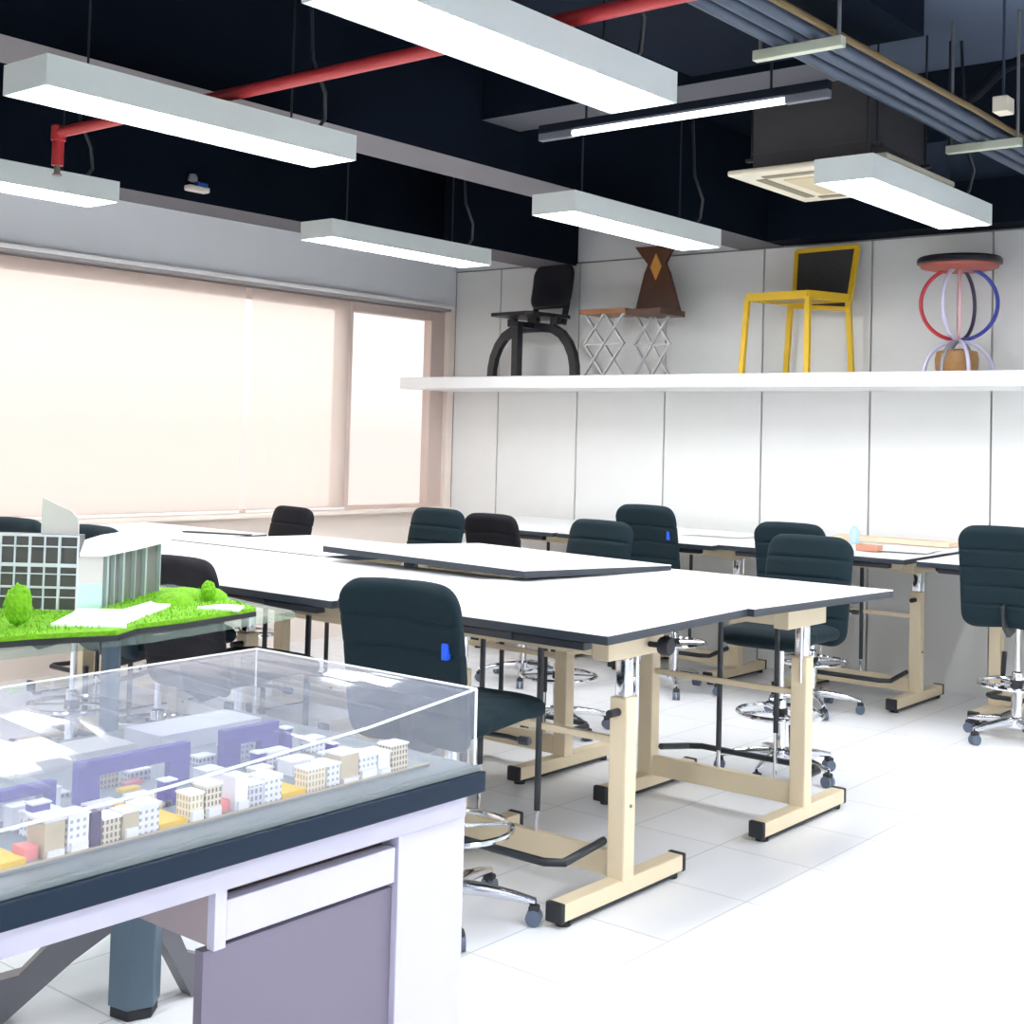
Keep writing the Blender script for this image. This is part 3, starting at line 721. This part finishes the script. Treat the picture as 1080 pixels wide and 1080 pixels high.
# violet portals and screens
def portal(x, y0, y1, h, dep=.02, leg=.016, head=.02):
    b = MB(); X = x+2.4
    b.box(X-dep, y0-1.6, h-head, X, y1-1.6, h); b.box(X-dep, y0-1.6, Z0, X, y0-1.6+leg, h-head); b.box(X-dep, y1-1.6-leg, Z0, X, y1-1.6, h-head)
    b.obj('violet_portal', M_PURPLE, cm)
portal(-2.30, 1.24, 1.47, .070); portal(-2.32, 1.53, 1.80, .088, .02, .05, .032); portal(-2.36, 1.92, 2.08, .085, .02, .05, .036); portal(-2.28, .93, 1.14, .062)
for x, y0, w, h in ((-2.20, 1.36, .035, .062), (-2.19, 1.64, .028, .055), (-2.22, 1.90, .024, .062), (-2.36, 2.10, .022, .062), (-2.21, 2.11, .014, .05), (-2.26, 1.18, .02, .05), (-2.17, 1.12, .02, .05)):
    o = mbx(x-.025, y0, Z0, x, y0+w, h, 'violet_tower', M_PURPLE); MB().box(x+2.4-.027, y0-1.6-.002, h, x+2.4+.002, y0-1.6+w+.002, h+.003).obj('tower_cap', M_PATH, o)
pool = [M_PATH, M_FAC2, M_FAC4, M_FAC1, M_LGREY, M_FAC2, M_PATH, M_FAC3]
cells = [(-2.19-.068*c, .82+.088*r) for c in range(4) for r in range(16)]
rnd.shuffle(cells); nbk = 0
busy = [(-2.30, 1.24, 1.47), (-2.32, 1.53, 1.80), (-2.36, 1.92, 2.08), (-2.28, .93, 1.14)]
for cx_, cy_ in cells:
    if nbk >= 36: break
    w = rnd.uniform(.035, .075); d = rnd.uniform(.025, .05); h = rnd.choice((.014, .018, .025, .034, .045, .055))
    y0 = cy_+rnd.uniform(0, .012); x0 = cx_-d
    if any(x0 < px+.004 and cx_ > px-.026 and y0 < b_ and y0+w > a_ for px, a_, b_ in busy): continue
    bldg(x0, y0, w, d, h, rnd.choice(pool), 'white_block', h > .02); nbk += 1
for i in range(7):
    x = rnd.uniform(-2.4, -2.17); y = rnd.uniform(.95, 2.1)
    mbx(x, y, Z0, x+.022, y+rnd.uniform(.02, .05), Z0+.006, 'yellow_plaza' if i % 3 else 'coral_kiosk', M_YELLOW if i % 3 else M_CORAL)
mbx(-2.72, .6, Z0, -2.54, 1.45, .022, 'long_slab', M_PATH); mbx(-2.70, 1.55, Z0, -2.58, 1.85, .035, 'long_block', M_GREYCARD); mbx(-2.70, 1.9, Z0, -2.56, 2.2, .045, 'long_block', M_LGREY)

# clear acrylic cover with a slightly sagging lid
cv = thing('acrylic_cover', 'clear acrylic display cover over the site model on the desk', 'display case', (-2.4, 1.6, .85))
xf, xb, ya, yb = -1.995, -2.765, .45, YE-.01
def zf(y):
    P_ = [(.45, 1.10-.155), (1.2, .948), (1.5, .957), (1.87, .980), (2.0, .987), (2.12, 1.0), (yb, 1.024)]
    for (a, za), (c, zc_) in zip(P_[:-1], P_[1:]):
        if y <= c: return za+(zc_-za)*(y-a)/(c-a)
    return P_[-1][1]
def zb(y): return 1.0+.024*max(0, (y-.45))/(yb-.45)
th = .006
ysn = [ya, .8, 1.2, 1.35, 1.5, 1.7, 1.87, 2.0, 2.12, 2.24, yb]
def sheetmesh(fn_list, name, m):
    b = MB()
    for q in fn_list: b.hexa(q)
    bmesh.ops.remove_doubles(b.bm, verts=b.bm.verts, dist=1e-5)
    return b.obj(name, m, cv)
C0 = Vector((-2.4, 1.6, .85))
def q8(pts): return [tuple(Vector(p)-C0) for p in pts]
def strip(fa, name, m):
    """fa(y) -> four corners (cross-section) ; sweeps through ysn as one closed shell"""
    b = MB(); rings = []
    for y in ysn: rings.append([b.bm.verts.new(Vector(p)-C0) for p in fa(y)])
    for A_, B_ in zip(rings[:-1], rings[1:]):
        for k in range(4): b.bm.faces.new((A_[k], A_[(k+1) % 4], B_[(k+1) % 4], B_[k]))
    b.bm.faces.new(rings[0][::-1]); b.bm.faces.new(rings[-1])
    return b.obj(name, m, cv)
strip(lambda y: [(xf-.001, y, zf(y)-th), (xb+.001, y, zb(y)-th), (xb+.001, y, zb(y)), (xf-.001, y, zf(y))], 'lid', M_ACTOP)
strip(lambda y: [(xf-th, y, .8505), (xf, y, .8505), (xf, y, zf(y)-th-.001), (xf-th, y, zf(y)-th-.001)], 'front_pane', M_ACRYL)
strip(lambda y: [(xb, y, .8505), (xb+th, y, .8505), (xb+th, y, zb(y)-th-.001), (xb, y, zb(y)-th-.001)], 'back_pane', M_ACRYL)
b = MB(); b.hexa(q8([(xb+th, yb-th, .8505), (xf-th, yb-th, .8505), (xf-th, yb, .8505), (xb+th, yb, .8505), (xb+th, yb-th, 1.016), (xf-th, yb-th, 1.016), (xf-th, yb, 1.016), (xb+th, yb, 1.016)])); b.obj('end_pane', M_ACRYL, cv)
b = MB(); b.hexa(q8([(xb+th, ya, .8505), (xf-th, ya, .8505), (xf-th, ya+th, .8505), (xb+th, ya+th, .8505), (xb+th, ya, .98), (xf-th, ya, .935), (xf-th, ya+th, .935), (xb+th, ya+th, .98)])); b.obj('end_pane', M_ACRYL, cv)
b = MB()
b.tube([Vector((xf, y, zf(y)))-C0 for y in ysn], .003, 6); b.tube([Vector((xb, y, zb(y)))-C0 for y in ysn], .0025, 6)
b.tube([Vector((xb, yb, zb(yb)))-C0, Vector((xf, yb, zf(yb)))-C0], .003, 6)
b.tube([Vector((xf, yb, .851))-C0, Vector((xf, yb, zf(yb)))-C0], .0035, 6); b.tube([Vector((xb, yb, .851))-C0, Vector((xb, yb, zb(yb)))-C0], .003, 6)
b.obj('polished_edge', M_ACEDGE, cv)

# ------------------------------------------------------------------ glass stand with the campus model
t = thing('glass_stand', 'glass-topped stand on a slate hexagonal column behind the display desk', 'stand', (-3.3, 2.05, 0))
def S(x, y, z): return (x+3.3, y-2.05, z)
b = MB(); b.prism([(x+3.3, y-2.05) for x, y in ((-3.03, 1.2), (-3.01, 2.2), (-3.12, 2.80), (-3.95, 2.95), (-3.95, 1.2))], 'z', 1.027, 1.049, .002); b.obj('glass_top', M_SHEET, t)
def hexcol(x, y, r, z0, z1, nm, m, rz=0):
    MB().prism([(x+3.3+r*math.cos(a), y-2.05+r*math.sin(a)) for a in [rz+k*PI/3 for k in range(6)]], 'z', z0, z1, .004).obj(nm, m, t)
hexcol(-3.12, 2.26, .072, .03, .60, 'hexagonal_column', M_HEX, .15)
hexcol(-3.20, 2.20, .028, .40, 1.026, 'upper_tube', M_HEX, .15)
MB().box(.04, .08, .56, .25, .28, .605, .01).obj('tube_bracket', M_HEX, t)
hexcol(-3.12, 2.26, .066, 0, .03, 'column_foot', M_RUBBER, .15)
# bent arms springing from the column head
def arm(dx, dy, k_=1.):
    n = Vector((-dy, dx, 0)).normalized()*.028; c = Vector((-3.12+3.3, 2.26-2.05, 0)); d = Vector((dx, dy, 0)).normalized()
    prof = [(u*k_, z) for u, z in ((.05, .33), (.16, .275), (.30, .13), (.50, .085), (.80, .075), (.80, 0), (.34, 0), (.16, .16), (.05, .24))]
    A_ = []; b = MB()
    va = [b.bm.verts.new(c+d*u+n+Vector((0, 0, z))) for u, z in prof]; vb = [b.bm.verts.new(c+d*u-n+Vector((0, 0, z))) for u, z in prof]
    b.bm.faces.new(va); b.bm.faces.new(vb[::-1])
    for k in range(len(prof)):
        f = b.bm.faces.new((va[k], va[(k+1) % len(prof)], vb[(k+1) % len(prof)], vb[k]))
        if k == 1: f.material_index = 1
    b.obj('bent_arm', [M_ARM, M_ARMD], t)
arm(-.62, -.80); arm(.05, .95, .5); arm(-.75, .55)

t = thing('campus_model', 'green lawn building model with grid facade on the glass stand', 'scale model', (-3.3, 2.2, 1.050))
def K(x, y): return (x+3.3, y-2.2)
lawn = [(-3.14, 1.35), (-3.04, 1.88), (-2.97, 2.06), (-3.03, 2.16), (-3.04, 2.32), (-3.10, 2.63), (-3.60, 2.80), (-3.85, 2.6), (-3.85, 1.35)]
MB().prism([K(*p) for p in lawn], 'z', 0, .014, .002).obj('base_board', M_RUBBER, t)
# grass pad: bumpy top with blades at its rim
b = MB(); b.prism([K(x+(-.006 if x > -3.5 else .006), y) for x, y in lawn], 'z', .014, .026)
rg = random.Random(3)
def inside(x, y):
    c = False; n = len(lawn); j = n-1
    for i in range(n):
        xi, yi = lawn[i]; xj, yj = lawn[j]
        if (yi > y) != (yj > y) and x < (xj-xi)*(y-yi)/(yj-yi)+xi: c = not c
        j = i
    return c
nb = 0
while nb < 3200:
    x, y = rg.uniform(-3.6, -3.04), rg.uniform(1.4, 2.78)
    if not inside(x, y) : continue
    nb += 1
    X, Y = K(x, y); h = rg.uniform(.004, .013); a = rg.uniform(0, PI); w = .0025; l = rg.uniform(-.005, .005)
    v = [b.bm.verts.new(p) for p in ((X-w*math.cos(a), Y-w*math.sin(a), .025), (X+w*math.cos(a), Y+w*math.sin(a), .025), (X+l, Y+l, .026+h))]
    b.bm.faces.new(v)
o = b.obj('grass', M_GRASS, t); o['kind'] = 'stuff'
def slab(poly, z0, z1, nm, m): return MB().prism([K(*p) for p in poly], 'z', z0, z1).obj(nm, m, t)
slab([(-3.15, 1.976), (-2.998, 2.105), (-3.05, 2.135), (-3.235, 2.395), (-3.40, 2.60), (-3.45, 2.58), (-3.27, 2.28), (-3.37, 2.20), (-3.289, 2.126)], .024, .033, 'paved_path', M_PATH)
slab([(-3.185, 2.477), (-3.07, 2.535), (-3.12, 2.60), (-3.19, 2.575)], .024, .033, 'paved_path', M_PATH)
# mound of grass behind the path
b = MB()
for i, (mx_, my_, r) in enumerate(((-3.42, 2.60, .085), (-3.33, 2.50, .07), (-3.36, 2.66, .06))):
    X, Y = K(mx_, my_); b.lathe([(r, .02), (r*.85, .04), (r*.5, .055), (.01, .06)], (X, Y, 0), 18)
b.obj('grass_mound', M_GRASS, t, True)
# glazed block with pale grid: facade plane from (-3.54,2.06) to (-3.37,2.20), continued left
dx, dy = .776, .631
P0 = Vector((-3.372, 2.198, 0)); dr_ = Vector((dx, dy, 0)); nr = Vector((-dy, dx, 0))
P0 = Vector((*K(P0.x, P0.y), 0))
Rf = Matrix.Translation(P0) @ Matrix.Rotation(math.atan2(dy, dx), 4, 'Z')
bl = MB().box(-.50, 0, .02, 0, .05, .240, rot=Rf).obj('glazed_block', M_GLASSD, t)
b = MB()
zl = [(.024, .005), (.062, .003), (.090, .006), (.128, .003), (.153, .010), (.206, .004), (.237, .006)]
for z, h in zl: b.box(-.50, -.006, z-h/2, 0, 0, z+h/2, rot=Rf)
for k in range(12): 
    x = -.012-.0425*k*1.0
    b.box(x-(.0035 if k % 2 else .002) if k else -.004, -.007, .02, x+(.0035 if k % 2 else .002) if k else 0, 0, .239, rot=Rf)
b.obj('mullion_grid', M_MULL, bl)
MB().prism([(-.118, .240), (-.012, .240), (-.012, .285), (-.03, .305), (-.118, .345)], 'y', .02, .032).obj('roof_fin', M_GREYCARD, t).matrix_local = Rf
# wing: pale end face, striped long side, white curved roof
W0 = Vector((*K(-3.359, 2.271), 0)); W1 = Vector((*K(-3.625, 2.675), 0))
d = (W1-W0).normalized(); n = Vector((-d.y, d.x, 0)); ln = (W1-W0).length
Rw = Matrix.Translation(W0) @ Matrix.Rotation(math.atan2(d.y, d.x), 4, 'Z')
MB().box(0, .012, .02, ln, .11, .178, rot=Rw).obj('wing_block', M_STRIPE, t)
for k, u in enumerate((.03, .085, .15, .245, .33, .46)): MB().box(u, .0, .02, u+(.006 if k % 2 else .014), .012, .178, rot=Rw).obj('facade_fin', M_STRIPEL, t)
e0 = P0+Vector((0, 0, 0)); e1 = W0
b = MB(); q = (e1-e0).normalized(); nn = Vector((-q.y, q.x, 0))*.02
b.hexa([e0+Vector((0, 0, .02)), e1+Vector((0, 0, .02)), e1+nn+Vector((0, 0, .02)), e0+nn+Vector((0, 0, .02)), e0+Vector((0, 0, .10)), e1+Vector((0, 0, .10)), e1+nn+Vector((0, 0, .10)), e0+nn+Vector((0, 0, .10))]); b.obj('entrance_glass', M_AQUA, t)
b = MB(); b.hexa([e0+Vector((0, 0, .10)), e1+Vector((0, 0, .10)), e1+nn+Vector((0, 0, .10)), e0+nn+Vector((0, 0, .10)), e0+Vector((0, 0, .178)), e1+Vector((0, 0, .178)), e1+nn+Vector((0, 0, .178)), e0+nn+Vector((0, 0, .178))]); b.obj('entrance_wall', M_GREYCARD, t)
b = MB()
# the roof rises from the eaves over the wing to the top of the glazed block
ev = [P0-d*.004-n*.004, W0-d*.012-n*.008, W0+d*ln*.5-n*.012, W0+d*(ln+.014)-n*.01]
rg_ = [P0+nr*.05, P0+nr*.05+d*.12, P0+nr*.06+d*.33, W0+d*(ln+.014)+n*.13]
ze = [.180, .178, .179, .182]; zr = [.216, .222, .220, .190]
va = [[b.bm.verts.new((p.x, p.y, z+q)) for p, z in zip(ev, ze)] for q in (0, .008)]
vb = [[b.bm.verts.new((p.x, p.y, z+q)) for p, z in zip(rg_, zr)] for q in (0, .008)]
for k in range(3):
    b.bm.faces.new((va[1][k], va[1][k+1], vb[1][k+1], vb[1][k])); b.bm.faces.new((va[0][k], vb[0][k], vb[0][k+1], va[0][k+1]))
    b.bm.faces.new((va[0][k], va[0][k+1], va[1][k+1], va[1][k])); b.bm.faces.new((vb[0][k], vb[1][k], vb[1][k+1], vb[0][k+1]))
for k in (0, 3): b.bm.faces.new((va[0][k], va[1][k], vb[1][k], vb[0][k]))
b.obj('wing_roof', M_PATH, t)
# model trees
def tree(x, y, r, h, seed):
    X, Y = K(x, y); rr = random.Random(seed)
    b = MB(); bmesh.ops.create_icosphere(b.bm, subdivisions=4, radius=1.)
    for v in b.bm.verts:
        p = v.co.normalized(); q = 1+.10*math.sin(9*p.x+seed)*math.sin(8*p.y)*math.sin(10*p.z+1)+rr.uniform(-.07, .07)
        v.co = Vector((X, Y, h*.55+.026))+Vector((p.x*r*q, p.y*r*q, p.z*h*.5*q))
    c = b.obj('tree_crown', M_GRASS, t)
    MB().tube([(X, Y, .02), (X, Y, h*.4)], .004, 6).obj('tree_trunk', M_TRUNK, c)
tree(-3.19, 1.905, .034, .105, 1); tree(-3.305, 2.61, .022, .060, 2)

# ------------------------------------------------------------------ world, camera, view
w = bpy.data.worlds.new('outside'); SC.world = w; w.use_nodes = True
nt = w.node_tree; bg = nt.nodes['Background']
tc = nt.nodes.new('ShaderNodeTexCoord'); sp = nt.nodes.new('ShaderNodeSeparateXYZ'); rp = nt.nodes.new('ShaderNodeValToRGB')
mp = nt.nodes.new('ShaderNodeMapRange'); mp.inputs[1].default_value = -.3; mp.inputs[2].default_value = .3
nt.links.new(tc.outputs['Generated'], sp.inputs[0]); nt.links.new(sp.outputs[2], mp.inputs[0]); nt.links.new(mp.outputs[0], rp.inputs[0]); nt.links.new(rp.outputs[0], bg.inputs[0])
rp.color_ramp.elements[0].position = .0; rp.color_ramp.elements[0].color = (.62, .555, .52, 1)
rp.color_ramp.elements[1].position = 1.; rp.color_ramp.elements[1].color = (.90, .83, .78, 1)
for p, c in ((.5, (.70, .63, .59, 1)), (.58, (.86, .79, .74, 1))):
    e = rp.color_ramp.elements.new(p); e.color = c
bg.inputs[1].default_value = .80

cam = bpy.data.cameras.new('camera'); co = bpy.data.objects.new('camera', cam); COL.objects.link(co)
f, ppy, yaw, pitch, roll = 1405.34, 407.0, .6833, .0394, .0262
cam.sensor_fit = 'HORIZONTAL'; cam.sensor_width = 36; cam.lens = f/1080*36; cam.shift_y = (ppy-540)/1080; cam.clip_start = .05
cy, sy = math.cos(yaw), math.sin(yaw)
f0 = Vector((-sy, cy, 0)); r0 = Vector((cy, sy, 0)); u0 = Vector((0, 0, 1))
F_ = f0*math.cos(pitch)+u0*math.sin(pitch); U = -f0*math.sin(pitch)+u0*math.cos(pitch)
Rr = r0*math.cos(roll)+U*math.sin(roll); Uu = -r0*math.sin(roll)+U*math.cos(roll)
mw = Matrix((Rr, Uu, -F_)).transposed().to_4x4(); mw.translation = (0, 0, 1.6)
co.matrix_world = mw
SC.camera = co
SC.view_settings.view_transform = 'Standard'; SC.view_settings.look = 'None'; SC.view_settings.gamma = 1; SC.view_settings.use_curve_mapping = False
SC.view_settings.exposure = 1.0
try:
    SC.cycles.transparent_max_bounces = 32; SC.cycles.max_bounces = 10; SC.cycles.use_denoising = True; SC.cycles.sample_clamp_indirect = 6
except Exception: pass
